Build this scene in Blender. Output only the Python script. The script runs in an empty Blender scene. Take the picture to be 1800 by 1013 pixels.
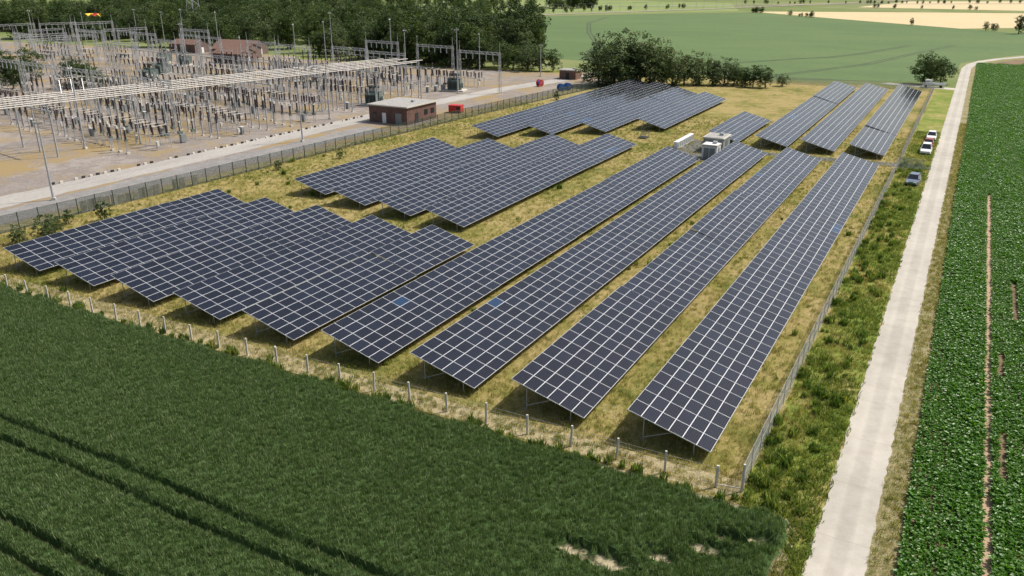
import bpy, math, random
import numpy as np
from mathutils import Vector
random.seed(7); rng=np.random.default_rng(7)
scene=bpy.context.scene
ROOT=scene.collection
# ------------------------------------------------------------------ materials
def new_mat(name):
    m=bpy.data.materials.new(name); m.use_nodes=True
    nt=m.node_tree; b=nt.nodes['Principled BSDF']; return m,nt,b
def N(nt,t,**k):
    n=nt.nodes.new(t)
    for a,v in k.items(): setattr(n,a,v)
    return n
def ramp(nt,src,stops):
    r=N(nt,'ShaderNodeValToRGB'); e=r.color_ramp.elements
    while len(e)<len(stops): e.new(0.5)
    for i,(p,c) in enumerate(stops):
        e[i].position=p; e[i].color=(c[0],c[1],c[2],1) if not isinstance(c,(int,float)) else (c,c,c,1)
    nt.links.new(src,r.inputs[0]); return r.outputs[0]
def noise(nt,co,scale,detail=4,rough=.6,dist=0):
    n=N(nt,'ShaderNodeTexNoise'); n.inputs['Scale'].default_value=scale
    n.inputs['Detail'].default_value=detail; n.inputs['Roughness'].default_value=rough
    n.inputs['Distortion'].default_value=dist
    nt.links.new(co,n.inputs['Vector']); return n.outputs[0]
def mix(nt,fac,a,b,mode='MIX'):
    m=N(nt,'ShaderNodeMix',data_type='RGBA',blend_type=mode)
    for s,v in ((m.inputs[0],fac),(m.inputs[6],a),(m.inputs[7],b)):
        if hasattr(v,'is_linked') or hasattr(v,'links'): nt.links.new(v,s)
        elif isinstance(v,(int,float)): s.default_value=v
        else: s.default_value=(v[0],v[1],v[2],1)
    return m.outputs[2]
def math_(nt,op,a,b=None,c=None):
    m=N(nt,'ShaderNodeMath',operation=op)
    for i,v in enumerate((a,b,c)):
        if v is None: continue
        if isinstance(v,(int,float)): m.inputs[i].default_value=v
        else: nt.links.new(v,m.inputs[i])
    return m.outputs[0]
def flat(name,col,rough=.7,metal=0,var=0.0,vs=3.0,spec=.5):
    m,nt,b=new_mat(name)
    b.inputs['Roughness'].default_value=rough; b.inputs['Metallic'].default_value=metal
    b.inputs['Specular IOR Level'].default_value=spec
    if var>0:
        tc=N(nt,'ShaderNodeTexCoord'); n=noise(nt,tc.outputs['Object'],vs,5)
        c=ramp(nt,n,[(.3,[x*(1-var) for x in col]),(.7,[min(1,x*(1+var)) for x in col])])
        nt.links.new(c,b.inputs['Base Color'])
    else: b.inputs['Base Color'].default_value=(*col,1)
    return m
def ground_mat(name,stops,scale=.05,fine=2.0,fine_amt=.5,mid=.4,rough=.95,bump=.3,dist=0,stretch=None,patch=None):
    m,nt,b=new_mat(name)
    tc=N(nt,'ShaderNodeTexCoord'); co=tc.outputs['Object']
    if stretch:
        mp=N(nt,'ShaderNodeMapping'); mp.inputs['Scale'].default_value=stretch
        nt.links.new(co,mp.inputs[0]); co=mp.outputs[0]
    big=noise(nt,co,scale,6,.65,dist); md=noise(nt,co,mid,6,.7); fn=noise(nt,co,fine,5,.75)
    s=math_(nt,'ADD',math_(nt,'MULTIPLY',big,.55),math_(nt,'MULTIPLY',md,.45))
    c=ramp(nt,s,stops)
    d=ramp(nt,fn,[(.25,1-fine_amt),(.75,1+fine_amt*.6)])
    c=mix(nt,1.0,c,d,'MULTIPLY')
    if patch:
        (pc,ps,p0,p1)=patch
        pn=ramp(nt,noise(nt,co,ps,7,.75),[(p0,0.0),(p1,1.0)])
        c=mix(nt,pn,c,pc)
    nt.links.new(c,b.inputs['Base Color'])
    b.inputs['Roughness'].default_value=rough; b.inputs['Specular IOR Level'].default_value=.15
    if bump>0:
        bp=N(nt,'ShaderNodeBump'); bp.inputs['Strength'].default_value=bump; bp.inputs['Distance'].default_value=.15
        nt.links.new(fn,bp.inputs['Height']); nt.links.new(bp.outputs[0],b.inputs['Normal'])
    return m
def leaf_mat(name,c0,c1,c2,rough=.55,spec=.3,trans=.25,attr=None):
    m,nt,b=new_mat(name)
    oi=N(nt,'ShaderNodeObjectInfo')
    v=oi.outputs['Random']
    if attr:
        at=N(nt,'ShaderNodeAttribute'); at.attribute_name=attr
        v=math_(nt,'ADD',math_(nt,'MULTIPLY',v,.4),math_(nt,'MULTIPLY',at.outputs['Fac'],.6))
    c=ramp(nt,v,[(.1,c0),(.5,c1),(.9,c2)])
    nt.links.new(c,b.inputs['Base Color'])
    b.inputs['Roughness'].default_value=rough; b.inputs['Specular IOR Level'].default_value=spec
    if trans>0:
        t=N(nt,'ShaderNodeBsdfTranslucent'); ms=N(nt,'ShaderNodeMixShader'); ms.inputs[0].default_value=trans
        c2_=mix(nt,1.0,c,(1.3,1.35,.7),'MULTIPLY'); nt.links.new(c2_,t.inputs[0])
        out=nt.nodes['Material Output']
        nt.links.new(b.outputs[0],ms.inputs[1]); nt.links.new(t.outputs[0],ms.inputs[2]); nt.links.new(ms.outputs[0],out.inputs[0])
    return m
def mesh_fence_mat(name,col,pitch,wire):
    m,nt,b=new_mat(name)
    b.inputs['Base Color'].default_value=(*col,1); b.inputs['Roughness'].default_value=.5
    uv=N(nt,'ShaderNodeUVMap'); sp=N(nt,'ShaderNodeSeparateXYZ'); nt.links.new(uv.outputs[0],sp.inputs[0])
    a=math_(nt,'ADD',sp.outputs[0],sp.outputs[1]); d=math_(nt,'SUBTRACT',sp.outputs[0],sp.outputs[1])
    def line(x):
        fr=math_(nt,'FRACT',math_(nt,'DIVIDE',x,pitch)); return math_(nt,'LESS_THAN',fr,wire/pitch)
    al=math_(nt,'MAXIMUM',line(a),line(d)); nt.links.new(al,b.inputs['Alpha'])
    return m
M={}
M['galv']=flat('galvanised_steel',(.40,.41,.42),.45,.2,.12,4)
M['alu']=flat('aluminium_frame',(.58,.59,.61),.4,.2)
M['conc']=flat('concrete_post',(.52,.49,.43),.9,0,.2,6)
M['slab']=flat('weathered_slab',(.46,.44,.39),.9,0,.3,1.5)
M['insul']=flat('brown_porcelain',(.035,.022,.018),.25)
M['insulg']=flat('grey_porcelain',(.25,.27,.28),.3)
M['tube']=flat('aluminium_tube',(.60,.57,.52),.5,.1,.1,2)
M['dark']=flat('dark_rubber',(.02,.02,.02),.7)
M['glass']=flat('window_glass',(.02,.025,.03),.08)
M['white']=flat('white_paint',(.78,.78,.76),.4,0,.05,2)
M['cream']=flat('cream_paint',(.60,.58,.53),.5,0,.05,2)
M['red']=flat('red_paint',(.5,.03,.03),.4)
M['blue']=flat('blue_paint',(.02,.12,.42),.4)
M['yellow']=flat('yellow_paint',(.75,.5,.03),.4)
M['trgrey']=flat('transformer_grey',(.13,.17,.155),.5,.1,.15,3)
M['bark']=flat('bark',(.09,.07,.05),.9,0,.3,5)
M['roofgrey']=flat('flat_roof_gravel',(.30,.29,.27),.95,0,.25,1.5)
M['roofbrown']=flat('brown_roof',(.16,.09,.065),.85,0,.25,1.2)
M['wallgrey']=flat('grey_cladding',(.22,.24,.24),.6,0,.1,2)
def brick_mat():
    m,nt,b=new_mat('brick'); tc=N(nt,'ShaderNodeTexCoord')
    mp=N(nt,'ShaderNodeMapping'); mp.inputs['Rotation'].default_value=(math.pi/2,0,0); nt.links.new(tc.outputs['Object'],mp.inputs[0])
    br=N(nt,'ShaderNodeTexBrick'); br.inputs['Scale'].default_value=4
    br.inputs['Color1'].default_value=(.16,.07,.05,1); br.inputs['Color2'].default_value=(.10,.045,.035,1); br.inputs['Mortar'].default_value=(.2,.17,.15,1)
    nt.links.new(mp.outputs[0],br.inputs['Vector'])
    n=noise(nt,tc.outputs['Object'],1.5,5); c=mix(nt,1.0,br.outputs[0],ramp(nt,n,[(.3,.7),(.7,1.2)]),'MULTIPLY')
    nt.links.new(c,b.inputs['Base Color']); b.inputs['Roughness'].default_value=.9; return m
M['brick']=brick_mat()
def solar_mat():
    m,nt,b=new_mat('solar_module_glass')
    uv=N(nt,'ShaderNodeUVMap'); sp=N(nt,'ShaderNodeSeparateXYZ'); nt.links.new(uv.outputs[0],sp.inputs[0])
    U,V=sp.outputs[0],sp.outputs[1]
    def edge(x,L,w):
        return math_(nt,'GREATER_THAN',math_(nt,'ABSOLUTE',math_(nt,'SUBTRACT',x,L/2)),L/2-w)
    frame=math_(nt,'MAXIMUM',edge(U,1.65,.020),edge(V,1.0,.020))
    def cell(x,off,p):
        fr=math_(nt,'FRACT',math_(nt,'DIVIDE',math_(nt,'SUBTRACT',x,off),p))
        return math_(nt,'ABSOLUTE',math_(nt,'SUBTRACT',fr,.5))
    cu=cell(U,.045,.156); cv=cell(V,.032,.156)
    line=math_(nt,'GREATER_THAN',math_(nt,'MAXIMUM',cu,cv),.475)
    corner=math_(nt,'GREATER_THAN',math_(nt,'ADD',cu,cv),.87)
    cl=math_(nt,'MAXIMUM',line,corner)
    at=N(nt,'ShaderNodeAttribute'); at.attribute_name='rnd'
    base=ramp(nt,at.outputs['Fac'],[(0,(.003,.004,.008)),(.6,(.005,.007,.014)),(.94,(.008,.011,.021)),(.97,(.010,.035,.085))])
    c=mix(nt,cl,base,(.06,.065,.085)); c=mix(nt,frame,c,(.56,.57,.58))
    nt.links.new(c,b.inputs['Base Color'])
    r=mix(nt,frame,(.10,.10,.10),(.45,.45,.45)); nt.links.new(r,b.inputs['Roughness'])
    b.inputs['IOR'].default_value=1.42
    b.inputs['Sheen Weight'].default_value=.22; b.inputs['Sheen Roughness'].default_value=.2; b.inputs['Sheen Tint'].default_value=(.9,.93,1,1)
    return m
M['solar']=solar_mat()
# ------------------------------------------------------------------ mesh builder
class MB:
    def __init__(s): s.v=[];s.f=[];s.m=[];s.mats=[];s.uv={}
    def mi(s,mat):
        if mat not in s.mats: s.mats.append(mat)
        return s.mats.index(mat)
    def face(s,pts,mat,uv=None):
        i=len(s.v); s.v+= [tuple(p) for p in pts]; s.f.append(tuple(range(i,i+len(pts)))); s.m.append(s.mi(mat))
        if uv: s.uv[len(s.f)-1]=uv
    def box(s,c,d,mat,rz=0,taper=1.0):
        cx,cy,cz=c; dx,dy,dz=[x/2 for x in d]; i=len(s.v); cr,sr=math.cos(rz),math.sin(rz)
        for z,t in ((-dz,1),(dz,taper)):
            for x,y in ((-dx,-dy),(dx,-dy),(dx,dy),(-dx,dy)):
                x*=t;y*=t; s.v.append((cx+x*cr-y*sr,cy+x*sr+y*cr,cz+z))
        for q in ((3,2,1,0),(4,5,6,7),(0,1,5,4),(1,2,6,5),(2,3,7,6),(3,0,4,7)):
            s.f.append(tuple(i+k for k in q)); s.m.append(s.mi(mat))
    def cyl(s,p0,p1,r0,r1,mat,n=8,caps=True):
        p0=Vector(p0);p1=Vector(p1);d=(p1-p0)
        if d.length<1e-6:return
        d.normalize(); a=d.orthogonal().normalized(); b=d.cross(a); i=len(s.v)
        for p,r in ((p0,r0),(p1,r1)):
            for k in range(n):
                t=2*math.pi*k/n; q=p+(a*math.cos(t)+b*math.sin(t))*r; s.v.append(tuple(q))
        for k in range(n):
            s.f.append((i+k,i+(k+1)%n,i+n+(k+1)%n,i+n+k)); s.m.append(s.mi(mat))
        if caps:
            s.f.append(tuple(i+k for k in reversed(range(n)))); s.m.append(s.mi(mat))
            s.f.append(tuple(i+n+k for k in range(n))); s.m.append(s.mi(mat))
    def beam(s,p0,p1,w,mat): s.cyl(p0,p1,w*.7,w*.7,mat,4)
    def insul(s,x,y,z0,z1,r,mat,n=7):
        r*=1.25
        k=max(3,int((z1-z0)/.22))
        for i in range(k):
            a=z0+(z1-z0)*i/k; h=(z1-z0)/k
            s.cyl((x,y,a),(x,y,a+h*.5),r*.6,r*.6,mat,n,False); s.cyl((x,y,a+h*.5),(x,y,a+h),r,r*.6,mat,n,False)
    def mesh(s,name):
        me=bpy.data.meshes.new(name); me.from_pydata(s.v,[],s.f)
        for m in s.mats: me.materials.append(m)
        me.polygons.foreach_set('material_index',s.m)
        if s.uv:
            l=me.uv_layers.new(name='UVMap')
            for fi,uvs in s.uv.items():
                st=me.polygons[fi].loop_start
                for k,u in enumerate(uvs): l.data[st+k].uv=u
        me.update(); return me
    def obj(s,name,loc=(0,0,0),rz=0,link=True):
        o=bpy.data.objects.new(name,s.mesh(name)); o.location=loc; o.rotation_euler=(0,0,rz)
        if link: ROOT.objects.link(o)
        return o
def inst(o,name,loc,rz=0,sc=1):
    n=bpy.data.objects.new(name,o.data); n.location=loc; n.rotation_euler=(0,0,rz)
    n.scale=(sc,sc,sc) if isinstance(sc,(int,float)) else sc
    ROOT.objects.link(n); return n
def poly(name,pts,z,mat):
    import bmesh
    bm=bmesh.new(); vs=[bm.verts.new((x,y,z)) for x,y in pts]; bm.faces.new(vs)
    bmesh.ops.triangulate(bm,faces=bm.faces[:]); bmesh.ops.recalc_face_normals(bm,faces=bm.faces[:])
    for fc in bm.faces:
        if fc.normal.z<0: fc.normal_flip()
    me=bpy.data.meshes.new(name); bm.to_mesh(me); bm.free(); me.materials.append(mat)
    o=bpy.data.objects.new(name,me); ROOT.objects.link(o); return o
def ribbon(name,cl,w,z,mat,jit=0.0,step=2.0):
    P=[Vector((x,y)) for x,y in cl]; S=[P[0]]
    for a,b in zip(P[:-1],P[1:]):
        n=max(1,int((b-a).length/step)); S+=[a.lerp(b,(i+1)/n) for i in range(n)]
    mb=MB(); L=[];R=[]
    for i,p in enumerate(S):
        t=(S[min(i+1,len(S)-1)]-S[max(i-1,0)]).normalized(); nn=Vector((-t.y,t.x))
        ww=w/2
        L.append(p+nn*(ww+random.uniform(-jit,jit))); R.append(p-nn*(ww+random.uniform(-jit,jit)))
    for i in range(len(S)-1):
        mb.face([(R[i].x,R[i].y,z),(R[i+1].x,R[i+1].y,z),(L[i+1].x,L[i+1].y,z),(L[i].x,L[i].y,z)],mat)
    return mb.obj(name)
# ------------------------------------------------------------------ scatter
def scatter(name,pts,variants,smin,smax,tilt=.12,rots=None,scl=None):
    pts=np.asarray(pts,dtype=np.float32)
    if len(pts)==0: return
    idx=rng.permutation(len(pts)); pts=pts[idx]
    me=bpy.data.meshes.new(name+'_points'); me.vertices.add(len(pts)); me.vertices.foreach_set('co',pts.ravel())
    rot=np.zeros((len(pts),3),np.float32); rot[:,0:2]=rng.uniform(-tilt,tilt,(len(pts),2)); rot[:,2]=rng.uniform(0,6.283,len(pts))
    a=me.attributes.new('rot','FLOAT_VECTOR','POINT'); a.data.foreach_set('vector',rot.ravel())
    s=rng.uniform(smin,smax,len(pts)).astype(np.float32)
    if scl is not None: s=s*np.asarray(scl,dtype=np.float32)[idx]
    a=me.attributes.new('sc','FLOAT','POINT'); a.data.foreach_set('value',s.astype(np.float32))
    o=bpy.data.objects.new(name,me); ROOT.objects.link(o)
    col=bpy.data.collections.new(name+'_sources')
    for v in variants: col.objects.link(v)
    g=bpy.data.node_groups.new(name+'_gn','GeometryNodeTree')
    g.interface.new_socket('Geometry',in_out='INPUT',socket_type='NodeSocketGeometry'); g.interface.new_socket('Geometry',in_out='OUTPUT',socket_type='NodeSocketGeometry')
    gi=g.nodes.new('NodeGroupInput'); go=g.nodes.new('NodeGroupOutput'); ip=g.nodes.new('GeometryNodeInstanceOnPoints')
    ci=g.nodes.new('GeometryNodeCollectionInfo'); ci.inputs['Collection'].default_value=col; ci.inputs['Separate Children'].default_value=True; ci.inputs['Reset Children'].default_value=True
    na=g.nodes.new('GeometryNodeInputNamedAttribute'); na.data_type='FLOAT_VECTOR'; na.inputs[0].default_value='rot'
    nb=g.nodes.new('GeometryNodeInputNamedAttribute'); nb.data_type='FLOAT'; nb.inputs[0].default_value='sc'
    ip.inputs['Pick Instance'].default_value=True
    L=g.links
    L.new(gi.outputs[0],ip.inputs['Points']); L.new(ci.outputs[0],ip.inputs['Instance']); L.new(na.outputs[0],ip.inputs['Rotation']); L.new(nb.outputs[0],ip.inputs['Scale']); L.new(ip.outputs[0],go.inputs[0])
    md=o.modifiers.new('scatter','NODES'); md.node_group=g
    return o
def tuft(name,n,h,w,spread,lean,mat,mat2=None,frac=0):
    mb=MB()
    for i in range(n):
        a=random.uniform(0,6.283); r=spread*math.sqrt(random.random()); x,y=r*math.cos(a),r*math.sin(a)
        t=random.uniform(0,6.283); hh=h*random.uniform(.6,1.1); l=lean*random.uniform(.2,1)*hh
        dx,dy=math.cos(t)*l,math.sin(t)*l; px,py=-math.sin(t)*w/2,math.cos(t)*w/2
        mt=mat2 if (mat2 and random.random()<frac) else mat
        m1=(x+dx*.35,y+dy*.35,hh*.6); m2=(x+dx,y+dy,hh)
        mb.face([(x-px,y-py,0),(x+px,y+py,0),(m1[0]+px,m1[1]+py,m1[2]),(m1[0]-px,m1[1]-py,m1[2])],mt)
        mb.face([(m1[0]-px,m1[1]-py,m1[2]),(m1[0]+px,m1[1]+py,m1[2]),(m2[0]+px*.3,m2[1]+py*.3,m2[2]),(m2[0]-px*.3,m2[1]-py*.3,m2[2])],mt)
    return mb.obj(name,link=False)
# ------------------------------------------------------------------ CAMERA, LIGHT
PHI=math.radians(28.93)
cam=bpy.data.cameras.new('camera'); co=bpy.data.objects.new('camera',cam); ROOT.objects.link(co)
cam.lens=28.4; cam.sensor_width=36; cam.clip_end=20000; cam.clip_start=.5
co.location=(0,0,30); co.rotation_euler=(math.radians(90-21.2),0,PHI); scene.camera=co
AZ=math.radians(40); EL=math.radians(53)
w=bpy.data.worlds.new('World'); scene.world=w; w.use_nodes=True
sky=w.node_tree.nodes.new('ShaderNodeTexSky'); sky.sky_type='NISHITA'; sky.sun_disc=False; sky.sun_elevation=EL; sky.sun_rotation=AZ
sky.dust_density=4.5; sky.air_density=1.2
w.node_tree.links.new(sky.outputs[0],w.node_tree.nodes['Background'].inputs[0]); w.node_tree.nodes['Background'].inputs[1].default_value=.125
sl=bpy.data.lights.new('sun','SUN'); so=bpy.data.objects.new('sun',sl); ROOT.objects.link(so); sl.energy=5.0; sl.angle=math.radians(.5); sl.color=(1,.96,.89)
sd=Vector((math.sin(AZ)*math.cos(EL),math.cos(AZ)*math.cos(EL),math.sin(EL))); so.rotation_euler=sd.to_track_quat('Z','Y').to_euler(); so.location=(50,50,100)
scene.view_settings.view_transform='Standard'; scene.view_settings.look='None'; scene.view_settings.exposure=0
# ------------------------------------------------------------------ GROUND
g_base=ground_mat('open_farmland',[(.3,(.10,.14,.045)),(.45,(.14,.18,.055)),(.58,(.22,.23,.10)),(.7,(.09,.12,.04))],scale=.004,mid=.02,fine=.6,fine_amt=.3,bump=0)
poly('ground',[(-7000,-3000),(7000,-3000),(7000,9000),(-7000,9000)],0,g_base)
g_site=ground_mat('dry_meadow',[(.30,(.075,.09,.018)),(.40,(.14,.15,.035)),(.47,(.24,.21,.06)),(.56,(.36,.28,.12)),(.63,(.24,.21,.06)),(.74,(.12,.135,.03))],scale=.09,mid=.5,fine=5,fine_amt=.65,bump=.6,patch=((.38,.31,.18),.35,.60,.68))
poly('meadow',[(-110,42.2),(-3.2,42.2),(-3.2,262),(-55,258),(-100,250)],.01,g_site)
g_green=ground_mat('lush_verge',[(.3,(.07,.11,.016)),(.42,(.13,.19,.028)),(.51,(.20,.23,.045)),(.60,(.34,.28,.11))],scale=.15,mid=.8,fine=6,fine_amt=.5,bump=.5)
ribbon('verge',[(-5.5,36),(-5.5,145.6)],4.6,.02,g_green,.25,1)
ribbon('verge',[(-5.5,151.5),(-5.6,261)],4.6,.02,g_green,.2,1)
g_tan=ground_mat('dry_verge',[(.3,(.10,.12,.035)),(.45,(.22,.20,.09)),(.58,(.33,.28,.16)),(.7,(.12,.14,.04))],scale=.3,mid=1.2,fine=8,fine_amt=.5,bump=.5)
ribbon('verge',[(.3,-60),(.3,330),(3,347),(8,362),(19,383)],1.9,.02,g_tan,.15,.7)
ribbon('verge',[(-4.0,-60),(-4.0,38)],2.4,.026,g_green,.2,.7)
poly('bare_strip',[(-101.5,42.0),(-8,42.9),(-8,45.0),(-40,44.6),(-70,45.0),(-101.5,44.2)],.02,
  ground_mat('straw_strip',[(.3,(.16,.15,.05)),(.42,(.30,.25,.12)),(.52,(.42,.35,.21)),(.62,(.25,.22,.09)),(.72,(.12,.14,.03))],scale=.3,mid=1.5,fine=7,fine_amt=.55,bump=.6))
m_road,nt,b=new_mat('pale_concrete_road'); tc=N(nt,'ShaderNodeTexCoord'); o_=tc.outputs['Object']
n1=noise(nt,o_,.8,6,.7); n2=noise(nt,o_,25,3,.7); n3=noise(nt,o_,.12,4,.6)
c=ramp(nt,n1,[(.3,(.39,.355,.295)),(.6,(.46,.425,.365)),(.75,(.41,.375,.315))]); c=mix(nt,1.0,c,ramp(nt,n2,[(.3,.78),(.7,1.08)]),'MULTIPLY')
c=mix(nt,1.0,c,ramp(nt,n3,[(.35,.86),(.65,1.05)]),'MULTIPLY')
sp=N(nt,'ShaderNodeSeparateXYZ'); nt.links.new(o_,sp.inputs[0])
jt=math_(nt,'LESS_THAN',math_(nt,'FRACT',math_(nt,'DIVIDE',sp.outputs[1],6.0)),.006); c=mix(nt,math_(nt,'MULTIPLY',jt,.5),c,(.2,.18,.14))
trk=ramp(nt,math_(nt,'ABSOLUTE',math_(nt,'ADD',sp.outputs[0],1.75)),[(0.0,.90),(.35,.92),(.6,1.06),(1.0,1.0)]); c=mix(nt,1.0,c,trk,'MULTIPLY')
nt.links.new(c,b.inputs['Base Color']); b.inputs['Roughness'].default_value=.9
ribbon('farm_road',[(-1.75,-60),(-1.75,300),(-1.7,325),(-.4,342),(3,356),(8,368),(20,389),(60,440),(120,520)],2.95,.035,m_road,.09,.6)
m_asph=ground_mat('worn_asphalt',[(.35,(.09,.09,.09)),(.5,(.14,.14,.135)),(.65,(.19,.185,.17))],scale=.3,mid=2,fine=10,fine_amt=.25,bump=.1)
ribbon('access_path',[(-3.1,149.6),(-10,149.2),(-20,148.4),(-35,147.6),(-44,147.0)],3.0,.05,m_asph,.06,1)
poly('gravel_yard',[(-46.5,143),(-41,136),(-34,136),(-31,146),(-31,151.5),(-46.5,155.5)],.04,m_asph)
ribbon('side_road',[(-3.0,263),(-10,264),(-22,268)],4.5,.04,m_road,.1,1)
g_sub=ground_mat('substation_gravel',[(.3,(.19,.165,.145)),(.43,(.27,.24,.215)),(.5,(.22,.19,.17)),(.58,(.31,.275,.245)),(.7,(.24,.205,.175))],scale=.05,mid=.35,fine=3,fine_amt=.45,bump=.25,patch=((.27,.20,.10),.06,.47,.58))
poly('substation_yard',[(-104,20),(-102,53),(-97.6,157),(-91.5,232),(-100,252),(-300,245),(-420,235),(-420,150),(-250,100),(-200,20)],.02,g_sub)
g_pale=ground_mat('pale_gravel_track',[(.3,(.28,.26,.24)),(.5,(.36,.34,.31)),(.7,(.43,.40,.365))],scale=.1,mid=.5,fine=4,fine_amt=.3,bump=.15,stretch=(1.5,.4,1))
ribbon('substation_road',[(-117,20),(-116.5,100),(-117,130),(-117,165),(-114.5,200),(-108,236),(-100,262)],6,.03,g_pale,.25,2)
ribbon('substation_road',[(-109.5,20),(-109.2,90),(-107.5,135)],6.5,.035,ground_mat('grey_gravel',[(.3,(.18,.17,.165)),(.5,(.24,.23,.22)),(.7,(.31,.29,.27))],scale=.2,mid=.8,fine=4,fine_amt=.35,bump=.2),.4,2)
ribbon('verge',[(-104.2,20),(-103.6,53),(-99.6,157),(-94.3,225)],3.2,.04,g_tan,.4,1.5)
ribbon('grass_bank',[(-112,249),(-160,246),(-230,243)],7,.05,g_green,.8,2)
# ------------------------------------------------------------------ FAR FIELDS
g_gf=ground_mat('green_cereal_field',[(.3,(.085,.135,.055)),(.5,(.105,.16,.062)),(.7,(.13,.18,.075))],scale=.01,mid=.06,fine=.8,fine_amt=.25,bump=0,stretch=(.5,1,1))
poly('far_field',[(-160,292),(-120,284),(-52,262),(-14,276),(-4.5,310),(-4,345),(2,362),(14,388),(50,440),(60,500),(22,536),(-70,632),(-173,735),(-260,640),(-312,566),(-265,465)],.03,g_gf)
m_trk=flat('wheel_track',(.045,.07,.028),.95,0,.3,.3)
for k in range(2):
    ribbon('wheel_tracks',[(-96+k*2.2,273),(-80+k*2.2,300),(-62+k*2.2,330),(-50+k*2.2,345),(-40+k*2,372),(-28+k*2,420)],.9,.06,m_trk,.1,4)
    ribbon('wheel_tracks',[(-58+k*2.2,266),(-44+k*2.2,300),(-34+k*2.2,325),(-24+k*2,372),(-10+k*2,430)],.9,.06,m_trk,.1,4)
    ribbon('wheel_tracks',[(-130+k*2.2,288),(-150+k*2.2,350),(-190+k*2,430),(-230+k*2,520),(-250+k*2,600)],.9,.06,m_trk,.1,4)
g_cream=ground_mat('ripe_grain_field',[(.3,(.46,.36,.20)),(.5,(.54,.44,.26)),(.7,(.50,.39,.22))],scale=.01,mid=.05,fine=.5,fine_amt=.12,bump=0)
poly('grain_field',[(-178,752),(-100,665),(-10,570),(26,600),(140,640),(260,800),(80,840),(-60,800)],.05,g_cream)
poly('grain_field',[(-110,905),(60,880),(300,900),(420,1150),(120,1250),(-80,1130)],.05,g_cream)
g_yg=ground_mat('pasture',[(.3,(.15,.20,.07)),(.5,(.20,.25,.09)),(.7,(.26,.28,.12))],scale=.01,mid=.05,fine=.5,fine_amt=.2,bump=0)
poly('pasture',[(-470,620),(-320,575),(-190,760),(-250,960),(-480,1000),(-620,800)],.04,g_yg)
poly('pasture',[(-900,500),(-560,380),(-470,560),(-640,800),(-900,860)],.045,g_gf)
poly('pasture',[(-900,1100),(-480,1020),(-200,1500),(-700,1700)],.04,g_gf)
# ------------------------------------------------------------------ WHEAT FIELD (near)
trams=[26.7,25.0,19.8,18.1,12,10.5]
bare=[(-12.8,33.6,1.6,.7),(-8.2,37.2,1.3,.55),(-14.9,33.6,1.0,.6),(-7.4,38.7,1.1,.4),(-10.3,35.4,.8,.5),(-5.8,39.5,.8,.5)]
def wheat_h(X,Y):
    z=np.full_like(X,.48)+.04*np.sin(X*1.3+np.sin(Y*.7))*np.sin(Y*1.1+np.cos(X*.5))+rng.uniform(-.05,.05,X.shape)
    edge=np.minimum(42.15-Y+.25*np.sin(X*.9)+.15*np.sin(X*2.7),-4.6-X+.2*np.sin(Y*1.3))
    z*=np.clip(edge/.5,0,1)
    for t in trams: z*=np.clip((np.abs(Y-t-.12*np.sin(X*.25))-.18)/.18,.05,1)
    for bx,by,rx,ry in bare:
        d=np.sqrt(((X-bx)/rx)**2+((Y-by)/ry)**2)+.5*np.sin(X*7)*np.sin(Y*9); z*=np.clip(d-.6,0.02,1)
    return z
xs=np.arange(-140,-3.8,.3); ys=np.arange(-40,42.6,.22)
X,Y=np.meshgrid(xs,ys); Z=wheat_h(X,Y)+.03
vv=np.stack([X,Y,Z],-1).reshape(-1,3); nx,ny=len(xs),len(ys)
ii=np.arange((nx-1)*(ny-1)); r_,c_=ii//(nx-1),ii%(nx-1); q0=r_*nx+c_
ff=np.stack([q0,q0+1,q0+nx+1,q0+nx],-1)
me=bpy.data.meshes.new('wheat_field'); me.from_pydata(vv.tolist(),[],ff.tolist())
m_wh,nt,b=new_mat('wheat_canopy'); tc=N(nt,'ShaderNodeTexCoord'); o_=tc.outputs['Object']
sp=N(nt,'ShaderNodeSeparateXYZ'); nt.links.new(o_,sp.inputs[0])
c=ramp(nt,noise(nt,o_,7,5,.8),[(.3,(.018,.034,.010)),(.5,(.045,.08,.024)),(.7,(.085,.13,.042))])
lowf=ramp(nt,sp.outputs[2],[(.05,1.0),(.16,0.0)])
sandy=math_(nt,'MULTIPLY',ramp(nt,noise(nt,o_,1.2,4),[(.42,0.0),(.56,1.0)]),math_(nt,'GREATER_THAN',sp.outputs[0],-18.0))
c=mix(nt,lowf,c,mix(nt,sandy,(.045,.05,.02),(.36,.31,.20)))
nt.links.new(c,b.inputs['Base Color']); b.inputs['Roughness'].default_value=.9; b.inputs['Specular IOR Level'].default_value=.1
me.materials.append(m_wh); wf=bpy.data.objects.new('wheat_field',me); ROOT.objects.link(wf)
wm1=leaf_mat('wheat_leaf',(.048,.095,.024),(.07,.125,.034),(.10,.16,.048),.5,.35,.3)
wm2=leaf_mat('wheat_ear',(.16,.225,.10),(.20,.26,.12),(.25,.30,.15),.6,.3,.2)
wv=[tuft(f'wheat_tuft',11,.44,.024,.15,.3,wm1,wm2,.28) for i in range(5)]
n=135000; px=rng.uniform(-96,-4.4,n); py=rng.uniform(10,42.2,n)
keep=(py>13.5+(px+40.8)*.554)&(py>13-.60*(px+40.8)); px,py=px[keep],py[keep]; pz=wheat_h(px,py); k=pz>.22; px,py,pz=px[k],py[k],pz[k]
scatter('wheat_crop',np.stack([px,py,pz-.15],-1),wv,.75,1.2,.12)
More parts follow.
